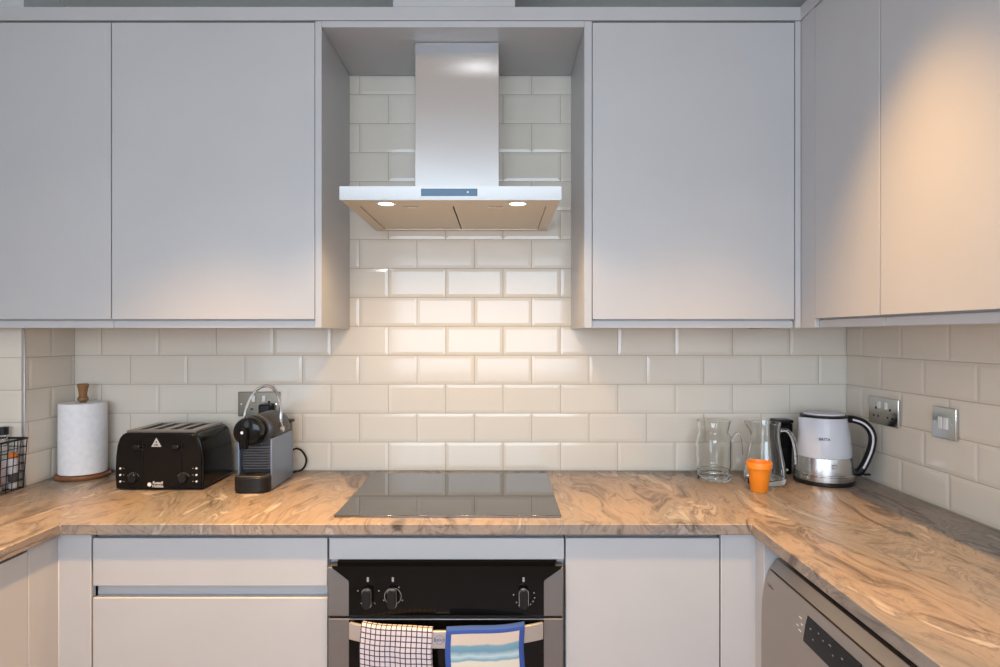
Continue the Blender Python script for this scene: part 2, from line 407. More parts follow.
for i, (x, y) in enumerate(DOWN):
    t = empty('ceiling_downlight', (x, y, CEIL), ['round recessed ceiling spotlight nearest above the left wall cabinets', 'round recessed ceiling spotlight nearest above the right worktop', 'round recessed ceiling spotlight straight in front of the hood chimney', 'round recessed ceiling spotlight further back on the left', 'round recessed ceiling spotlight further back on the right', 'round recessed ceiling spotlight closest to the rear window'][i], 'ceiling light', 'recessed ceiling spotlights')
    build('bezel', MB().lathe([(.030, CEIL-.001), (.030, CEIL-.006), (.043, CEIL-.006), (.045, CEIL-.001)], (x, y, 0), closed=True, seg=32), 'chrome', t)
    build('lens', MB().lathe([(.029, CEIL-.004), (.029, CEIL-.001)], (x, y, 0), seg=32), 'lamp', t)

# ------------------------------------------------------------------ worktop
out = [(XL+.006, -.006), (XR-.006, -.006), (XR-.006, -1.93), (.637, -1.93), (.637, -.623), (-1.1125, -.623), (-1.1125, -1.93), (-1.759, -1.93), (-1.759, -.2415), (XL+.006, -.2415)]
wt = build('worktop', MB().prism(out, .872, .9), 'worktop', bevel=.002, smooth=30)
set_props(wt, 'U-shaped swirled tan and grey stone-effect worktop under the appliances', 'worktop')

# ------------------------------------------------------------------ base units
FY = -.61      # front plane of the doors
def carcass(t, x0, x1, y0=-.585, y1=-.012, z0=.12, z1=.870):
    build('carcass', B(x0+.0008, x1-.0008, y0, y1, z0, z1), 'paint', t, bevel=.0008)
t = empty('base_cabinet', (-.739, -.3, 0), 'pale grey base cabinet with a shallow drawer over a deep drawer, left of the oven', 'cabinet')
carcass(t, -1.042, -.4385)
build('drawer_front', B(-1.038, -.4405, FY, FY+.022, .738, .860), 'paint', t, bevel=.0015)
build('drawer_front', B(-1.038, -.4405, FY, FY+.022, .125, .708), 'paint', t, bevel=.0015)
build('plinth', B(-1.04, -.4395, -.56, -.545, 0, .12), 'paint', t)
t = empty('base_cabinet', (.365, -.3, 0), 'pale grey base cabinet with one tall plain door, right of the oven', 'cabinet')
carcass(t, .1665, .562)
build('door', B(.1675, .5595, FY, FY+.022, .125, .860), 'paint', t, bevel=.0015)
build('plinth', B(.1675, .5595, -.56, -.545, 0, .12), 'paint', t)
# oven housing
t = empty('oven_housing', (-.137, -.3, 0), 'pale grey cabinet housing the oven, narrow panel above its black controls', 'cabinet')
mb = MB(); mb.box(-.4375, -.4195, -.585, -.012, .12, .87); mb.box(.1465, .1645, -.585, -.012, .12, .87)
mb.box(-.4195, .1465, -.585, -.012, .825, .87); mb.box(-.4195, .1465, -.585, -.012, .12, .18)
build('carcass', mb, 'paint', t, bevel=.0008)
build('top_panel', B(-.4355, .1635, FY, FY+.022, .8055, .860), 'paint', t, bevel=.0015)
build('bottom_panel', B(-.4355, .1635, FY, FY+.022, .125, .198), 'paint', t, bevel=.0015)
build('plinth', B(-.4375, .1645, -.56, -.545, 0, .12), 'paint', t)
# corner posts
t = build('corner_post', MB().prism([(-1.1475, -.7105), (-1.1255, -.7105), (-1.1255, FY), (-1.0425, FY), (-1.0425, -.59), (-1.1475, -.59)], 0, .8715), 'paint', bevel=.0015, origin=(-1.1, -.61, 0))
set_props(t, 'pale grey L-shaped filler post in the left inner corner of the base units', 'filler panel')
t = build('corner_post', MB().prism([(.563, FY), (.563, -.59), (.72, -.59), (.72, -.664), (.65, -.664), (.65, FY)], 0, .8715), 'paint', bevel=.0015, origin=(.62, -.61, 0))
set_props(t, 'pale grey L-shaped filler post between the right base cabinet and dishwasher', 'filler panel')
# left return unit
t = empty('base_cabinet', (-1.4, -1.0, 0), 'pale grey base cabinet with door facing sideways, at the left edge', 'cabinet')
build('carcass', B(-1.755, -1.149, -1.31, -.712, .12, .870), 'paint', t, bevel=.0008)
build('door', B(-1.1475, -1.1255, -1.308, -.7125, .125, .862), 'paint', t, bevel=.0015)
build('plinth', B(-1.19, -1.175, -1.308, -.714, 0, .12), 'paint', t)
t = empty('base_cabinet', (-1.4, -1.6, 0), 'pale grey base cabinet at the near end of the left run', 'cabinet')
build('carcass', B(-1.755, -1.149, -1.91, -1.312, .12, .870), 'paint', t, bevel=.0008)
build('door', B(-1.1475, -1.1255, -1.908, -1.314, .125, .856), 'paint', t, bevel=.0015)
build('plinth', B(-1.19, -1.175, -1.908, -1.314, 0, .12), 'paint', t)
t = empty('base_cabinet', (.95, -1.6, 0), 'pale grey base cabinet beyond the dishwasher at the near end', 'cabinet')
build('carcass', B(.674, 1.216, -1.91, -1.272, .12, .870), 'paint', t, bevel=.0008)
build('door', B(.65, .672, -1.908, -1.274, .125, .856), 'paint', t, bevel=.0015)
build('plinth', B(.70, .715, -1.908, -1.274, 0, .12), 'paint', t)

# ------------------------------------------------------------------ wall units
UF, UB = -.35, -.331
def wall_unit(label, x0, x1, doors, body, origin, rail):
    t = empty('wall_cabinet', origin, label, 'wall cabinet')
    build('carcass', body, 'paint', t, bevel=.0008)
    for d in doors: build('door', d, 'paint', t, bevel=.0013)
    build('bottom_rail', rail, 'paint', t, bevel=.001)
    return t
ZB, ZD, ZT = 1.399, 1.4245, 2.309
mb = MB(); mb.box(-1.1525, -.5505, UB+.001, -.006, ZB+.012, ZT); mb.box(-.5485, -.529, UF, -.006, ZB, ZT); mb.box(-.5505, -.5485, UB+.001, -.006, ZB+.012, ZT)
wall_unit('pale grey wall cabinet with one large plain door, left of the extractor hood', 0, 0, [B(-1.1515, -.5500, UF, UB, ZD, ZT-.004)], mb, (-.84, -.17, ZB), B(-1.1525, -.549, UB-.007, UB+.001, ZB, ZD-.004))
mb = MB().prism([(-1.757, UB+.001), (-1.1535, UB+.001), (-1.1535, -.006), (XL+.006, -.006), (XL+.006, -.2425), (-1.757, -.2425)], ZB+.012, ZT)
wall_unit('pale grey wall cabinet cut by the left edge, over the wire basket', 0, 0, [B(-1.756, -1.1545, UF, UB, ZD, ZT-.004)], mb, (-1.45, -.28, ZB), B(-1.757, -1.1535, UB-.007, UB+.001, ZB, ZD-.004))
mb = MB(); mb.box(.2735, .8745, UB+.001, -.006, ZB+.012, ZT); mb.box(.25, .2725, UF, -.006, ZB, ZT)
mb.box(.876, .8925, UF, -.006, ZB, ZT)
wall_unit('pale grey wall cabinet with one large plain door, right of the extractor hood', 0, 0, [B(.2745, .8735, UF, UB, ZD, ZT-.004)], mb, (.57, -.17, ZB), B(.2735, .8745, UB-.007, UB+.001, ZB, ZD-.004))
RX = .893
mb = MB(); mb.box(RX+.020, XR-.006, -.7335, -.006, ZB+.012, ZT); mb.box(RX+.0005, RX+.0195, -.43, UF+.002, ZB, ZT)
wall_unit('pale grey wall cabinet in the right corner with a narrow door facing sideways', 0, 0, [B(RX, RX+.019, -.732, -.4325, ZD, ZT-.004)], mb, (1.06, -.4, ZB), B(RX+.013, RX+.020, -.7335, -.431, ZB, ZD-.004))
wall_unit('pale grey wall cabinet with a wide door at the right edge of view', 0, 0, [B(RX, RX+.019, -1.333, -.736, ZD, ZT-.004)], B(RX+.020, XR-.006, -1.335, -.7345, ZB+.012, ZT), (1.06, -1.03, ZB), B(RX+.013, RX+.020, -1.335, -.7345, ZB, ZD-.004))
# bridging panel over the hood niche, cornice, duct boxing
t = build('bridging_panel', B(-.5285, .2495, UF, -.006, 2.291, 2.3095), 'paint', bevel=.001, origin=(-.14, -.17, 2.291))
set_props(t, 'pale grey panel bridging the two wall cabinets above the extractor hood', 'panel')
prof = [(-1.758, UF-.003), (RX-.003, UF-.003), (RX-.003, -1.335), (RX+.019, -1.335), (RX+.019, UF+.019), (-1.758, UF+.019)]
t = build('cornice', MB().prism(prof, 2.3105, 2.350), 'paint', bevel=.001)
set_props(t, 'pale grey flat cornice rail running along the tops of the wall cabinets', 'cornice')
t = build('duct_boxing', B(-.3175, .0445, UF-.002, -.02, 2.3508, CEIL-.001), 'paint', bevel=.001, origin=(-.136, -.18, 2.351))
set_props(t, 'pale grey box on top of the cornice above the extractor chimney', 'duct cover')

# ------------------------------------------------------------------ extractor hood
HX0, HX1, HY, HZ0, HZ1 = -.434, .166, -.514, 1.743, 1.780
t = empty('extractor_hood', (-.134, -.26, HZ0), 'stainless steel chimney extractor hood with two lit lamps over the hob', 'extractor hood')
mb = MB(); mb.box(HX0, HX1, HY, -.0065, HZ1-.003, HZ1)
mb.box(HX0, HX1, HY, HY+.003, HZ0, HZ1-.003); mb.box(HX0, HX0+.003, HY+.003, -.0065, HZ0, HZ1-.003); mb.box(HX1-.003, HX1, HY+.003, -.0065, HZ0, HZ1-.003)
mb.box(HX0+.003, HX1-.003, -.0095, -.0065, HZ0+.0042, HZ1-.003)
build('canopy', mb, 'hoodsteel', t)
mb = MB()
mb.box(HX0+.003, HX1-.003, HY+.003, -.425, HZ0+.001, HZ0+.004)   # lamp strip
mb.box(HX0+.003, HX0+.034, -.425, -.0095, HZ0+.001, HZ0+.004); mb.box(HX1-.034, HX1-.003, -.425, -.0095, HZ0+.001, HZ0+.004)
mb.box(HX0+.034, HX1-.034, -.03, -.0095, HZ0+.001, HZ0+.004)
build('underside_frame', mb, 'filter', t)  # stainless frame in tan: the worktop's warm reflection is put into the colour
build('chimney', B(-.265, -.003, -.257, -.0065, HZ1, 2.290), 'hoodsteel', t, bevel=.0015)
for a, b in ((HX0+.0345, -.1365), (-.1325, HX1-.0345)):
    f = build('filter', B(a, b, -.4245, -.0305, HZ0+.004, HZ0+.008), 'filter', t, bevel=.001)
    c = (a+b)/2 + (.012 if a < -.2 else -.012)
    build('filter_handle', B(c-.022, c+.022, -.412, -.400, HZ0+.0015, HZ0+.004), 'steel', f, bevel=.001)
for x in (-.316, .0486):
    lf = build('hood_lamp', MB().lathe([(.022, HZ0-.0015), (.028, HZ0-.0015), (.029, HZ0+.001), (.022, HZ0+.001)], (x, -.469, 0), closed=True, seg=32), 'chrome', t)
    build('lamp_lens', MB().lathe([(.0218, HZ0-.0008), (.0218, HZ0+.0005)], (x, -.469, 0), seg=32), 'lamp', lf)
    spot_light('hood_lamp_light', (x, -.469, HZ0-.012), 5.2, (1.0, .66, .34), 160, .7, .02)
d = build('control_panel', B(-.2135, -.061, HY-.0015, HY, 1.7535, 1.7735), 'blue_display', t, bevel=.0005)
build('indicator', MB().lathe([(.0025, HY-.0022), (.0025, HY-.0015)], (-.087, 0, 1.764), axis='y', seg=16), 'print', d)

# ------------------------------------------------------------------ hob
t = build('induction_hob', B(-.4345, .1605, -.567, -.070, .9003, .9058), 'hob', bevel=.0012, origin=(-.137, -.32, .9))
set_props(t, 'black glass hob set in the worktop, reflecting the wall tiles', 'hob')

# ------------------------------------------------------------------ oven
OY = -.628
t = empty('built_in_oven', (-.137, -.3, .2), 'black glass and grey built-in oven with three control knobs', 'oven')
build('body', B(-.417, .144, -.585, -.06, .2, .79), 'matt_black', t)
build('vent_strip', B(-.412, .139, -.62, -.585, .7925, .8040), 'void', t)
f = build('control_fascia', B(-.4355, .1605, OY, -.587, .668, .7925), 'ovengrey', t, bevel=.003)
pz = lambda py: CAM_Z - (py-335)*(2.2+OY)/F_PX
pxx = lambda px: (px-500)*(2.2+OY)/F_PX
poly = [(pxx(332), pz(566)), (pxx(562), pz(566)), (pxx(561.5), pz(568)), (pxx(544.5), pz(580)), (pxx(543.8), pz(582)), (pxx(543.8), pz(615.4)), (pxx(349), pz(615.4)), (pxx(349), pz(582)), (pxx(348.3), pz(580)), (pxx(332.5), pz(568))]
g = build('glass_panel', MB().prism(poly, OY-.002, OY, 'y'), 'ovenglass', f)
def knob(px, py=596, ring=False):
    x, z = pxx(px), pz(py)
    mb = MB()
    pts = []
    w, h = .0112, .0245
    for i in range(24):
        a = 2*PI*i/24; pts.append((x + w*math.cos(a), z + (h-w)*(1 if math.sin(a) > 0 else -1) + w*math.sin(a)))
    mb.prism(pts, OY-.026, OY-.0055, 'y')
    k = build('knob', mb, 'black', t, bevel=.0025)
    build('knob_collar', MB().lathe([(.0112, OY-.0055), (.0112, OY-.0021)], (x, 0, z), axis='y', seg=32), 'chrome', k)
    pr = [(x + 1.10*(a-x), z + 1.05*(b-z)) for a, b in pts]
    build('knob_rim', MB().prism(pr, OY-.0175, OY-.0150, 'y'), 'chrome', k)
    build('dial_icon', MB().box(x-.0026, x+.0026, OY-.0026, OY-.002, pz(581.5), pz(577)), 'greyprint', g)
    if ring:
        build('dial_ring', MB().lathe([(.0205, OY-.0026), (.0215, OY-.0026), (.0215, OY-.002), (.0205, OY-.002)], (x, 0, z), axis='y', seg=40, closed=True), 'greyprint', g)
def mark(cx, dx, dy):
    build('dial_mark', B(pxx(cx+dx)-.0014, pxx(cx+dx)+.0014, OY-.0026, OY-.002, pz(596+dy)-.0014, pz(596+dy)+.0014), 'greyprint', g)
knob(368)
for dx, dy in ((-10, -5.5), (-6.5, 7), (7, 7)): mark(368, dx, dy)
knob(393, ring=True)
for dx, dy in ((-14, -5.5), (-9, 4), (9.5, 4), (6, -9)): mark(393, dx, dy)
knob(523.5)
for dx, dy in ((-10, -1.5), (-7, 6), (-4.5, 9), (10.5, -3.5), (11, 1.5), (9.5, 5), (7, 8), (4, 9.5)): mark(523.5, dx, dy)
dr = build('door', B(-.4335, .1585, OY, -.587, .2, .663), 'ovengrey', t, bevel=.0025)
build('door_glass', B(pxx(349), pxx(543.8), OY-.002, OY, .215, .6605), 'ovenglass', dr, bevel=.0005)
# bowed strap handle
hx0, hx1, hz0, hz1 = -.377, .107, .6155, .6575
path = []
for i in range(41):
    u = -1 + 2*i/40
    path.append(((hx0+hx1)/2 + u*(hx1-hx0)/2, -.634 - .046*(1-abs(u)**2.6)))
hd = build('door_handle', MB().sweep_rect(path, .009, (hz0, hz1)), 'handlegrey', dr, bevel=.0015)
HCY = -.6845
bx = (439.5-500)*1.516/F_PX
lg = text_mb('beko', .0135, (bx, HCY-.0003, .6375), FACE_CAM)
lg.lathe([(.0105, HCY-.0008), (.0113, HCY-.0008), (.0113, HCY), (.0105, HCY)], (bx, 0, .6375), axis='y', seg=28, closed=True)
build('maker_badge', lg, mat('badge_blue', (.10, .12, .28), .4), hd)

# ------------------------------------------------------------------ tea towels over the handle
def hy(x):
    u = (x - (hx0+hx1)/2)/((hx1-hx0)/2); u = max(-1, min(1, u))
    return -.634 - .046*(1-abs(u)**2.6)
def towel(name, xa, xb, front, back, matn, wave, label, thick=.0022, slant=0.0, seed=0):
    bm = bmesh.new(); uvl = bm.loops.layers.uv.new('UVMap')
    rnd = random.Random(seed)
    ph = [rnd.uniform(0, 6) for _ in range(4)]
    ny = .0105 # clearance from strap centre
    prof = []      # (offset from strap centre in y, z, v)
    top = hz1 + .0035
    nb, nf, na = 10, 34, 10
    for i in range(nb): prof.append((ny, top - back*(1-i/nb), -back*(1-i/nb) - .012))
    for i in range(na+1):
        a = PI*i/na; prof.append((ny*math.cos(a), top + .004*math.sin(a), -.012 + .024*i/na))
    for i in range(1, nf+1): prof.append((-ny, top - front*i/nf, .012 + front*i/nf))
    nx = 40; grid = []
    for (oy, z, v) in prof:
        row = []
        for j in range(nx+1):
            u = j/nx; x = xa + (xb-xa)*u
            dpt = max(0, top - z)
            wv = wave*min(1, dpt/.06)*(math.sin(u*9+ph[0]) * .6 + math.sin(u*17+ph[1]) * .4 + .25*math.sin(dpt*30+ph[2]))
            cl = 1 if oy < 0 else 0
            yy = hy(x) + oy - (wv + wave*1.2)*min(1, dpt/.05)*(1 if cl else 0)
            if not cl: yy = max(yy, hy(x) + oy); yy = min(yy, -.6385) if hy(x)+oy < -.6385 else min(hy(x)+oy, -.6335)
            xx = x + .003*math.sin(dpt*22 + ph[3])*min(1, dpt/.05) * (1 if u in (0, 1) else .8) + slant*dpt*(u-.5)
            zz = z + .0012*math.sin(u*7+ph[1])
            row.append((bm.verts.new((xx, yy, zz)), (xa-xb)/2 + (xb-xa)*u, v))
        grid.append(row)
    for a in range(len(grid)-1):
        for j in range(nx):
            q = [grid[a][j], grid[a+1][j], grid[a+1][j+1], grid[a][j+1]]
            f = bm.faces.new([k[0] for k in q])
            for lp, k in zip(f.loops, q): lp[uvl].uv = (k[1], max(k[2], -.3) if k[2] < 0 else k[2])
    mb = MB(); mb.bm.free(); mb.bm = bm
    c = ((xa+xb)/2, hy((xa+xb)/2), hz0)
    o = build(name, mb, matn, origin=c, smooth=60)
    s = o.modifiers.new('solid', 'SOLIDIFY'); s.thickness = thick; s.offset = 0
    set_props(o, label, 'tea towel', 'tea towels on the oven handle')
    return o
towel('tea_towel', (360-500)*1.527/F_PX, (432-500)*1.508/F_PX, .34, .16, 'check', .0030, 'white tea towel with fine dark check hanging on the oven handle', slant=.03, seed=3)
towel('tea_towel', (446-500)*1.508/F_PX, (525-500)*1.515/F_PX, .33, .14, 'stripe', .0012, 'blue bordered tea towel with cream and teal bands on the oven handle', seed=8)

# ------------------------------------------------------------------ dishwasher
t = empty('dishwasher', (.95, -.965, 0), 'brushed steel dishwasher with black display under the right worktop', 'dishwasher')
DA, DB = -.667, -1.264
build('body', B(.70, 1.20, DA, DB, .09, .826), 'matt_black', t, bevel=.002)
build('top_strip', MB().prism([(.680, .829), (.6625, .8065), (.70, .8065), (.70, .829)], DA, DB, 'y'), 'dishwasher', t, bevel=.001)
prof = [(.6605, .803), (.654, .785), (.6485, .762), (.6445, .735), (.6425, .70), (.642, .60), (.642, .12), (.70, .12), (.70, .803)]
dw = build('door', MB().prism(prof, DA, DB, 'y'), 'dishwasher', t, bevel=.001, smooth=40)
def dface(z):
    for (xa, za), (xb, zb) in zip(prof, prof[1:]):
        if zb <= z <= za: return xa + (xb-xa)*(za-z)/(za-zb)
    return .642
zs = [.783, .772, .762, .750, .738, .730]
pp = [(dface(z)-.0018, z) for z in zs] + [(dface(z)+.001, z) for z in reversed(zs)]
dp = build('display_panel', MB().prism(pp, -.878, -1.075, 'y'), 'gloss', dw)
mb = MB()
for i, (yy, zz, s) in enumerate(((-.90, .765, .003), (-.93, .770, .002), (-.95, .765, .002), (-.975, .768, .004), (-.99, .756, .002), (-1.02, .765, .003), (-1.05, .76, .004), (-.915, .75, .002))):
    x = dface(zz)-.0022; build('display_mark', B(x, x+.0006, yy-s, yy+s, zz-.0012, zz+.0012), 'greyprint', dp)
mb = MB()
for yy, zz, s in ((-.852, .767, .006), (-.862, .757, .004), (-.845, .748, .004), (-.858, .742, .006)):
    x = dface(zz)-.0006; build('button_mark', B(x, x+.001, yy-s, yy+s, zz-.0012, zz+.0012), 'print', dw)
mb = MB()
x = dface(.775)
lg = text_mb('beko', .016, (dface(.772)-.0004, -.70, .772), Euler((PI/2, 0, -PI/2)).to_matrix())
build('maker_badge', lg, 'ovengrey', dw)
build('kick_plate', B(.69, .70, DA-.004, DB+.004, .0, .088), 'ovengrey', t)

# ------------------------------------------------------------------ sockets
def socket(origin, wdt, normal, label, group, kind, plate='polished'):
    """built around origin facing -y, then turned; normal: angle about z"""
    t = empty('wall_socket', origin, label, 'socket', group)
    ox, oy, oz = origin; h = .043
    dp = .009
    build('face_plate', B(ox-wdt/2, ox+wdt/2, oy-dp, oy, oz-h, oz+h), plate, t, bevel=.0018, seg=3)
    yf = oy-dp
    if kind == 'double':
        for s in (-1, 1):
            cx = ox + s*.036
            build('switch', B(cx*1 - .006 - s*.018, cx + .006 - s*.018, yf-.0035, yf, oz+.008, oz+.030), 'white', t, bevel=.001)
            mb = B(cx-.0035, cx+.0035, yf-.0006, yf+.0002, oz+.004, oz+.011)
            mb.box(cx-.015, cx-.008, yf-.0006, yf+.0002, oz-.020, oz-.015); mb.box(cx+.008, cx+.015, yf-.0006, yf+.0002, oz-.020, oz-.015)
            build('socket_insert', B(cx-.021, cx+.021, yf-.0004, yf+.0001, oz-.028, oz+.006), 'white' if s < 0 else 'midgrey', t) if False else None
            build('pin_holes', mb, 'void', t)
    elif kind == 'switch':
        for s in (-1, 1):
            build('switch', B(ox+s*.010-.0075, ox+s*.010+.0075, yf-.004, yf, oz-.016, oz+.016), 'white', t, bevel=.001)
    for s in (-1, 1):
        build('screw', MB().lathe([(.0028, yf-.0008), (.0028, yf)], (ox+s*(wdt/2-.012), 0, oz), axis='y', seg=12), 'chrome', t)
    t.rotation_euler = (0, 0, normal)
    return t
s0 = socket((-.845, -.006, 1.136), .146, 0, 'chrome double socket on the back wall behind the coffee machine', 'chrome wall plates', 'double', 'darkplate')
s1 = socket((1.218, -.230, 1.137), .150, -PI/2, 'chrome double socket on the right wall above the kettle', 'chrome wall plates', 'double')
s2 = socket((1.218, -.500, 1.138), .090, -PI/2, 'chrome single switch plate with two white rockers on the right wall', 'chrome wall plates', 'switch')

# ------------------------------------------------------------------ kitchen roll holder
t = empty('paper_towel_holder', (-1.408, -.092, .9), 'round wooden kitchen roll stand with turned knob in the left corner', 'kitchen roll holder')
c = (-1.408, -.094, 0)
build('base', MB().lathe([(.076, .9002), (.080, .903), (.0815, .909), (.079, .914), (.02, .915)], c), 'wood', t)
build('pole', MB().lathe([(.010, .915), (.010, 1.155)], c, seg=20), 'lightwood', t)
build('knob', MB().lathe([(.012, 1.155), (.0165, 1.158), (.0165, 1.166), (.0125, 1.171), (.0125, 1.182), (.0155, 1.200), (.018, 1.207), (.018, 1.211), (.014, 1.214)], c, seg=24), 'lightwood', t)
o = build('kitchen_roll', MB().lathe([(.0205, .9165), (.069, .9165), (.0705, .918), (.0705, 1.149), (.069, 1.1505), (.0205, 1.1505)], c, closed=True, seg=64), 'paper', origin=(c[0], c[1], .9165))
set_props(o, 'white roll of kitchen paper standing on the round wooden base', 'kitchen roll')

# ------------------------------------------------------------------ wire basket with bottles
t = empty('wire_basket', (-1.61, -.335, .9), 'black wire storage basket at the left edge of the worktop', 'basket')
bx0, bx1, by0, by1, bz0, bz1 = -1.728, -1.489, -.415, -.252, .9025, 1.056
fl = .010
def rect(z, g):
    k = g*fl; return [(bx0-k*.5, by0-k, z), (bx1+k, by0-k, z), (bx1+k, by1+k*.3, z), (bx0-k*.5, by1+k*.3, z)]
mb = MB(); mb.tube([Vector(p) for p in rect(bz1, 1)] , .0032, seg=8, closed=True)
rm = build('rim', mb, 'matt_black', t)
mb = MB()
for k in range(0, 6):
    g = k/6; z = bz0 + (bz1-bz0)*g; p = rect(z, g)
    for i in range(4): mb.tube([p[i], p[(i+1) % 4]], .0014, seg=6)
A, Z = rect(bz0, 0), rect(bz1, 1)
for i in range(4):
    n = 9 if i % 2 == 0 else 7
    for j in range(n+1):
        f = j/n
        a = Vector(A[i]).lerp(Vector(A[(i+1) % 4]), f); b = Vector(Z[i]).lerp(Vector(Z[(i+1) % 4]), f)
        mb.tube([a, b], .0014, seg=6)
for j in range(1, 9):
    x = bx0 + (bx1-bx0)*j/9; mb.tube([(x, by0, bz0), (x, by1, bz0)], .0014, seg=6)
build('wire_mesh', mb, 'matt_black', t)
zb = .9045
def jar(name, x, y, prof, m, cap, mcap, label, cat, band=None, bm_=None):
    t = empty(name, (x, y, zb), label, cat, 'bottles in the wire basket')
    build('body', MB().lathe([(r, zb+h) for r, h in prof], (x, y, 0), seg=28), m, t)
    build('cap', MB().lathe([(r, zb+h) for r, h in cap], (x, y, 0), seg=28), mcap, t)
    if band: build('paper_label', MB().lathe([(band[0], zb+band[1]), (band[0], zb+band[2])], (x, y, 0), seg=28), bm_, t)
jar('sauce_bottle', -1.538, -.270, [(.014, 0), (.0155, .003), (.0155, .13), (.012, .150), (.012, .165)], 'glass', [(.0145, .165), (.0145, .188), (.013, .189)], 'black', 'glass bottle with a black cap, tallest in the wire basket', 'bottle', (.0157, .02, .09), 'labelwhite')
jar('spice_jar', -1.5075, -.270, [(.011, 0), (.0125, .003), (.0125, .085), (.011, .093)], 'labelwhite', [(.0118, .093), (.0118, .108), (.010, .109)], 'cap_orange', 'white jar with an orange cap in the corner of the wire basket', 'jar', (.0127, .02, .045), 'midgrey')
jar('spice_jar', -1.524, -.325, [(.018, 0), (.0195, .003), (.0195, .066), (.017, .074)], 'labelwhite', [(.0185, .074), (.0185, .092), (.017, .093)], 'black', 'white jar with a black cap at the front right of the wire basket', 'jar', (.0198, .015, .04), 'pink')
jar('sauce_bottle', -1.580, -.340, [(.024, 0), (.026, .003), (.026, .085), (.014, .105), (.013, .115)], 'brownglass', [(.0155, .115), (.0155, .135), (.014, .136)], 'matt_black', 'dark bottle with a pink label in the wire basket', 'bottle', (.0263, .02, .07), 'pink')

# ------------------------------------------------------------------ toaster
TX, TY0, TY1 = -1.050, -.283, -.068
t = empty('toaster', (TX, (TY0+TY1)/2, .9), 'glossy black four-slot toaster between kitchen roll and coffee machine', 'toaster')
half = [(.131, .003), (.135, .006), (.1370, .035), (.1372, .070), (.1355, .105), (.131, .138), (.124, .160), (.114, .172), (.104, .176)]
pts = [(TX+x, .9+z) for x, z in half] + [(TX-x, .9+z) for x, z in reversed(half)]
bd = build('body', MB().prism(pts, TY0+.006, TY1, 'y'), 'gloss', t, bevel=.006, smooth=40, seg=3)
fp = [(TX+x*.965, .9+.004+z*.965) for x, z in half] + [(TX-x*.965, .9+.004+z*.965) for x, z in reversed(half)]
fr = build('front_panel', MB().prism(fp, TY0, TY0+.0065, 'y'), 'gloss', t, bevel=.002, smooth=40)
# top plate with four long slots
ya, yb = TY0+.018, TY1-.014
mb = MB(); sl = [(-.083, -.055), (-.040, -.012), (.012, .040), (.055, .083)]
zt0, zt1 = 1.0755, 1.082
xs = [-.108] + [v for s in sl for v in s] + [.108]
for i in range(0, len(xs), 2): mb.box(TX+xs[i], TX+xs[i+1], ya, yb, zt0, zt1)
for a, b in sl:
    mb.box(TX+a, TX+b, ya, ya+.020, zt0, zt1); mb.box(TX+a, TX+b, yb-.020, yb, zt0, zt1)
bmesh.ops.remove_doubles(mb.bm, verts=mb.bm.verts, dist=1e-5)
build('top_plate', mb, 'toastertop', t)
mb = MB()
for a, b in sl:
    mb.tube([(TX+(a+b)/2, ya+.02, zt0+.002), (TX+(a+b)/2, yb-.02, zt0+.002)], .0012, seg=6)
build('slot_wires', mb, 'steel', t)
for s in (-1, 1):
    gx = TX + s*.0595
    lv = build('lever_track', B(gx-.013, gx+.013, TY0-.0018, TY0, .955, 1.058), 'gloss', t, bevel=.0008)
    build('lever', B(gx-.011, gx+.011, TY0-.018, TY0-.0018, 1.030, 1.042), 'black', lv, bevel=.003)
    kx = TX + s*.077
    kn = build('browning_dial', MB().lathe([(.0135, TY0), (.0135, TY0-.006), (.0115, TY0-.010)], (kx, 0, .938), axis='y', seg=28), 'black', t)
    for i in range(7):
        a = PI*(.15 + .7*i/6); x, z = kx + .0185*math.cos(a), .938 + .0165*math.sin(a)
        build('dial_mark', B(x-.0010, x+.0010, TY0-.0006, TY0, z-.0009, z+.0009), 'greyprint', fr)
    for z in (.968, .948, .928):
        build('button', MB().lathe([(.0030, TY0), (.0028, TY0-.0022)], (TX + s*.1165 + (.001 if s > 0 else 0), 0, z), axis='y', seg=14), 'print', t)
        mb = B(TX + s*.1165 - s*.010 - .002, TX + s*.1165 - s*.010 + .002, TY0-.0005, TY0, z-.0008, z+.0008)
        build('button_mark', mb, 'greyprint', fr)
for fx in (-.10, .10):
    for fy in (TY0+.03, TY1-.03):
        build('foot', MB().lathe([(.010, .9002), (.011, .911)], (TX+fx, fy, 0), seg=16), 'matt_black', t)
lx, lz = -1.056, 1.047
tri = MB().prism([(lx-.0155, lz-.0125), (lx+.0155, lz-.0125), (lx, lz+.0155)], TY0-.0006, TY0, 'y')
tr = build('logo', tri, mat('logo_grey', (.42, .42, .42), .5), fr)
mb = B(lx-.0015, lx+.0015, TY0-.0009, TY0-.0006, lz-.001, lz+.005); mb.box(lx-.006, lx-.003, TY0-.0009, TY0-.0006, lz-.009, lz-.005); mb.box(lx+.003, lx+.006, TY0-.0009, TY0-.0006, lz-.009, lz-.005); mb.box(lx-.0015, lx+.0015, TY0-.0009, TY0-.0006, lz-.009, lz-.004)
build('logo_detail', mb, 'black', tr)
mb = MB().lathe([(.0062, TY0-.0005), (.0062, TY0)], (-1.0775, 0, .9185), axis='y', seg=24)
build('brand_emblem', mb, 'print', fr)
build('brand_text', text_mb('Russell', .0128, (-1.0515, TY0-.0003, .9235), FACE_CAM, spacing=.9), 'print', fr)
build('brand_text', text_mb('Hobbs', .0128, (-1.0515, TY0-.0003, .9135), FACE_CAM, spacing=1.0), 'print', fr)

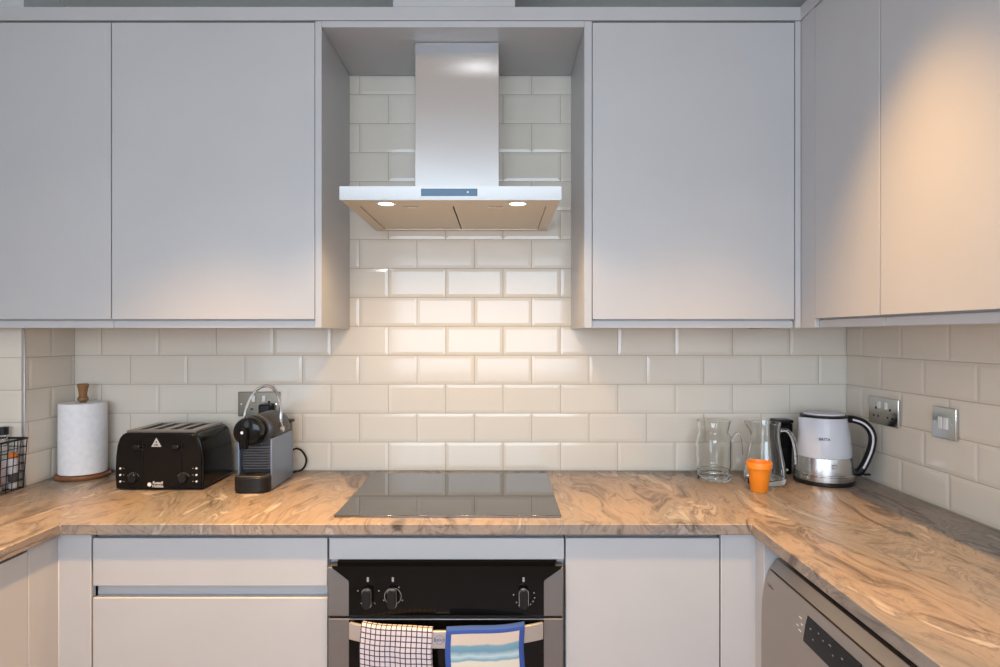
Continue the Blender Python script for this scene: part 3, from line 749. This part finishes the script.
# ------------------------------------------------------------------ capsule coffee machine
KX0, KX1 = -.806, -.700
t = empty('coffee_machine', (-.753, -.19, .9), 'small blue-grey and black capsule coffee machine with raised chrome lever', 'coffee machine')
build('side_panel', B(KX1-.006, KX1, -.285, -.090, .903, 1.058), 'greyblue', t, bevel=.0025)
build('side_panel', B(KX0, KX0+.006, -.285, -.090, .903, 1.058), 'greyblue', t, bevel=.0025)
build('core', B(KX0+.0065, KX1-.0065, -.262, -.091, .903, 1.056), 'darkgrey', t, bevel=.002)
mb = MB()
for i in range(9):
    z = .963 + i*.0082; mb.box(KX0+.008, KX1-.008, -.270, -.262, z, z+.0045)
build('front_grille', mb, 'midgrey', t, bevel=.0008)
tray = [(-.806, -.262), (-.700, -.262), (-.700, -.300), (-.706, -.316), (-.722, -.325), (-.784, -.325), (-.800, -.316), (-.806, -.300)]
tray = [(min(max(x, KX0+.0065), KX1-.0065) if y > -.27 else x, y) for x, y in tray]
tray = [(-.7995, -.263), (-.7065, -.263), (-.7065, -.286), (-.700, -.287), (-.701, -.305), (-.710, -.319), (-.727, -.326), (-.780, -.326), (-.797, -.319), (-.806, -.305), (-.807, -.287), (-.7995, -.286)]
tb = build('drip_tray', MB().prism(tray, .9035, .949), 'black', t, bevel=.004)
gr = MB().prism([(x*.92 + -.753*.08, y*.92 - .294*.08) for x, y in tray], .9492, .952)
gg = build('tray_grid', gr, 'midgrey', tb, bevel=.001)
mb = MB()
for i in range(5): mb.box(-.795, -.711, -.315+i*.010, -.311+i*.010, .952, .9526)
build('tray_slots', mb, 'void', gg)
# brewing barrel and head
build('barrel', MB().lathe([(.030, -.322), (.040, -.318), (.0435, -.308), (.0435, -.285), (.0405, -.281), (.0405, -.277), (.0435, -.273), (.0435, -.19)], (-.765, 0, 1.085), axis='y', seg=48), 'gloss', t)
build('barrel_ring', MB().lathe([(.0437, -.262), (.0455, -.262), (.0455, -.252), (.0437, -.252)], (-.765, 0, 1.085), axis='y', seg=48, closed=True), 'midgrey', t)
sp = MB().lathe([(.013, 1.035), (.014, 1.05), (.014, 1.100)], (-.770, -.325, 0), seg=24)
spt = build('coffee_spout', sp, 'gloss', t, bevel=.002)
build('spout_emblem', MB().lathe([(.0045, -.3402), (.0045, -.3385)], (-.770, 0, 1.086), axis='y', seg=20), 'chrome', spt)
hd_ = MB().lathe([(.040, -.258), (.049, -.252), (.053, -.240), (.0535, -.14), (.050, -.112), (.040, -.100)], (-.7535, 0, 1.077), axis='y', seg=48)
build('head_cover', hd_, 'darkgrey', t)
lev = []
n = 28
for i in range(n+1):
    u = i/n
    a = PI*(1-u)
    x = -.7565 + .0585*math.cos(a); zr = math.sin(a)
    lev.append((x, -.215 + .035*zr, 1.105 + .108*zr**.85 if 0 < zr else 1.105))
lev = [(-.815, -.205, 1.085)] + lev + [(-.698, -.205, 1.078)]
hl = build('lever', MB().tube(lev, .0045, seg=10), 'chrome', t)
build('lever_joint', MB().lathe([(.009, -.7), (.009, -.692)], (0, -.205, 1.078), axis='x', seg=20), 'chrome', hl)
build('water_tank', B(KX0+.010, KX1-.018, -.090, -.036, .904, 1.078), 'midgrey', t, bevel=.008)
build('tank_lid', MB().box(KX0+.014, KX1-.010, -.086, -.040, 1.0785, 1.089), 'black', t, bevel=.003)
cb = [(-.722, -.045, .978), (-.706, -.035, .984), (-.690, -.028, .974), (-.676, -.025, .948), (-.678, -.028, .925), (-.690, -.030, .909), (-.708, -.035, .9045), (-.718, -.05, .9045)]
def smooth_path(p, k=6):
    p = [Vector(q) for q in p]; out = []
    for i in range(len(p)-1):
        a, b, c_, d_ = p[max(i-1, 0)], p[i], p[i+1], p[min(i+2, len(p)-1)]
        for j in range(k):
            s = j/k
            out.append(.5*((2*b) + (c_-a)*s + (2*a-5*b+4*c_-d_)*s*s + (3*b-a-3*c_+d_)*s**3))
    return out + [p[-1]]
build('power_cord', MB().tube(smooth_path(cb), .0035, seg=8), 'black', t)
pl = build('power_plug', B(-.835, -.795, -.050, -.0155, 1.098, 1.138), 'black', bevel=.006, origin=(-.815, -.0155, 1.12))
set_props(pl, 'black plug pushed into the back wall socket behind the coffee machine', 'plug')

# ------------------------------------------------------------------ glass jugs
def glass_jug(name, x, y, outer, th, base_th, label, hpath, hr, rot=0, spout=None):
    t = empty(name, (x, y, .9), label, 'jug', 'glass jugs beside the kettle')
    o = [(r, .9006+z) for r, z in outer]
    inner = [(max(r-th, .001), max(z, .9006+base_th)) for r, z in o if z > .9006+base_th]
    prof = [(.0005, .9006)] + o + inner[::-1] + [(.0005, .9006+base_th)]
    mb = MB().lathe(prof, (x, y, 0), seg=56, cap=False)
    if spout:
        ang, zmin, amt = spout
        for v in mb.bm.verts:
            dx, dy = v.co.x-x, v.co.y-y; r = math.hypot(dx, dy)
            if v.co.z > .9+zmin and r > .01:
                a = math.atan2(dy, dx); dd = abs((a-ang+PI) % (2*PI) - PI)
                if dd < .55:
                    w_ = (math.cos(dd/.55*PI)+1)/2 * min(1, (v.co.z-.9-zmin)/.02)
                    v.co.x += amt*w_*math.cos(ang); v.co.y += amt*w_*math.sin(ang); v.co.z += amt*.25*w_
    bmesh.ops.remove_doubles(mb.bm, verts=mb.bm.verts, dist=1e-5)
    bmesh.ops.recalc_face_normals(mb.bm, faces=mb.bm.faces)
    build('body', mb, 'glass', t, smooth=50)
    hp = [(x + p*math.cos(rot), y + p*math.sin(rot), .9+z) for p, z in hpath]
    build('handle', MB().tube(smooth_path(hp), hr, seg=12), 'glass', t, smooth=60)
    return t
glass_jug('glass_jug', .708, -.135, [(.050, 0), (.0525, .003), (.053, .016), (.0505, .019), (.0530, .022), (.0530, .031), (.0505, .034), (.0530, .037), (.0545, .045), (.0555, .130), (.0535, .143), (.0475, .152), (.0465, .160), (.0500, .180), (.0535, .195)], .0032, .012,
          'clear straight-sided glass jug, left of the orange cup', [(.0545, .125), (.068, .150), (.082, .155), (.089, .140), (.094, .095), (.092, .085)], .0055, rot=-.25)
glass_jug('glass_jug', .856, -.185, [(.056, 0), (.060, .003), (.064, .020), (.0625, .045), (.054, .090), (.0465, .130), (.0440, .155), (.0455, .165), (.0440, .172), (.0475, .190), (.0480, .196)], .0042, .010,
          'clear glass jug with narrow neck and curved handle, behind the orange cup', [(.0455, .172), (.062, .174), (.078, .158), (.088, .125), (.094, .078), (.092, .066)], .0060, rot=-.35, spout=(PI*.95, .165, .018))

# ------------------------------------------------------------------ orange cup
t = build('plastic_cup', MB().lathe([(.0005, .9006), (.0235, .9006), (.0250, .903), (.0330, .970), (.0345, .9705), (.0370, .972), (.0378, .989), (.0370, .991), (.0345, .991), (.0330, .984), (.0235, .905), (.0005, .905)], (.793, -.292, 0), cap=False, seg=48), 'orange', origin=(.793, -.292, .9))
set_props(t, 'orange tapered plastic cup in front of the glass jugs', 'cup')

# ------------------------------------------------------------------ black canister behind the jug
t = empty('upright_canister', (.976, -.040, .9), 'narrow black upright canister between the narrow-necked jug and the kettle', 'canister')
build('body', MB().prism([(.953, .9005), (1.000, .9005), (1.004, 1.075), (.946, 1.075)], -.066, -.014, 'y'), 'gloss', t, bevel=.006)
build('lid', B(.945, 1.005, -.067, -.013, 1.0755, 1.0865), 'black', t, bevel=.003)
build('button', MB().lathe([(.004, -.0685), (.004, -.0662)], (.982, 0, .917), axis='y', seg=20), 'print', t)

# ------------------------------------------------------------------ kettle
kx, ky = 1.056, -.165
t = empty('electric_kettle', (kx, ky, .9), 'filter kettle with frosted clear body, brushed steel base and black handle', 'kettle')
build('power_base', MB().lathe([(.094, .9005), (.0965, .904), (.0965, .910), (.092, .913)], (kx, ky, 0)), 'black', t)
build('steel_base', MB().lathe([(.0925, .914), (.0930, .932), (.0915, .960), (.0890, .9905), (.0868, .9915)], (kx, ky, 0), seg=64), 'steel', t)
build('trim_ring', MB().lathe([(.0932, .931), (.0950, .933), (.0950, .9365), (.0925, .938)], (kx, ky, 0), seg=64, closed=True), 'chrome', t)
mb = MB().lathe([(.0865, .992), (.0862, 1.02), (.0820, 1.06), (.0760, 1.10), (.0725, 1.122), (.0695, 1.122), (.0730, 1.10), (.0790, 1.06), (.0832, 1.02), (.0835, .992)], (kx, ky, 0), seg=64, closed=True)
for v in mb.bm.verts:                       # pouring spout on the left
    dx, dy = v.co.x-kx, v.co.y-ky; a = math.atan2(dy, dx); dd = abs((a-PI*1.03+PI) % (2*PI)-PI)
    if v.co.z > 1.05 and dd < .5:
        w_ = (math.cos(dd/.5*PI)+1)/2*(v.co.z-1.05)/.072; v.co.x -= .018*w_
build('clear_body', mb, 'kettleglass', t, smooth=50)
build('filter_funnel', MB().lathe([(.030, 1.02), (.062, 1.045), (.069, 1.115), (.067, 1.115), (.060, 1.047), (.028, 1.022)], (kx, ky, 0), closed=True), 'water', t)
lidc = build('lid', MB().lathe([(.0755, 1.1225), (.0760, 1.129), (.068, 1.1315), (.064, 1.129)], (kx, ky, 0), seg=64), 'black', t)
build('lid_top', MB().lathe([(.066, 1.130), (.064, 1.136), (.045, 1.1395), (.010, 1.140)], (kx, ky, 0), seg=64), 'labelwhite', lidc)
an = -.42
def hp(r, z): return (kx + r*math.cos(an), ky + r*math.sin(an), z)
hpts = [hp(.074, 1.118), hp(.092, 1.117), hp(.118, 1.108), hp(.138, 1.088), hp(.147, 1.060), hp(.142, 1.020), hp(.126, .975), hp(.110, .945), hp(.0955, .940)]
sm = smooth_path(hpts, 8)
hk = build('handle', MB().tube(sm, .0085, seg=14, flat=(.0180, .0130)), 'black', t)
# grey inlay on the side of the handle facing the room
off = Vector((math.sin(an), -math.cos(an), 0))
inl = [p + off*.0112 for p in sm[6:-12]]
nr = len(inl)
build('handle_inlay', MB().tube(inl, .0042, seg=10, flat=(.0075, .0050)), 'labelwhite', hk)
sw = Vector(hp(.122, .935)); build('switch_lever', B(sw.x-.002, sw.x+.020, sw.y-.006, sw.y+.006, sw.z-.003, sw.z+.003), 'black', hk, bevel=.001)
ta = -PI/2 - .46
tp = (kx + .0840*math.cos(ta), ky + .0840*math.sin(ta) - .0022, 1.056)
build('brand_text', text_mb('BRITA', .0130, tp, Euler((PI/2, 0, -.46)).to_matrix()), 'black', t)
mb = MB().box(kx-.030, kx-.018, ky-.0905, ky-.0870, .960, .972)
mb = text_mb('Brita\nfilter', .009, (kx-.012, ky-.0912, .968), FACE_CAM)
build('base_print', mb, mat('base_print', (.18, .10, .06), .5), t)
t.scale = (.94, .94, .955)
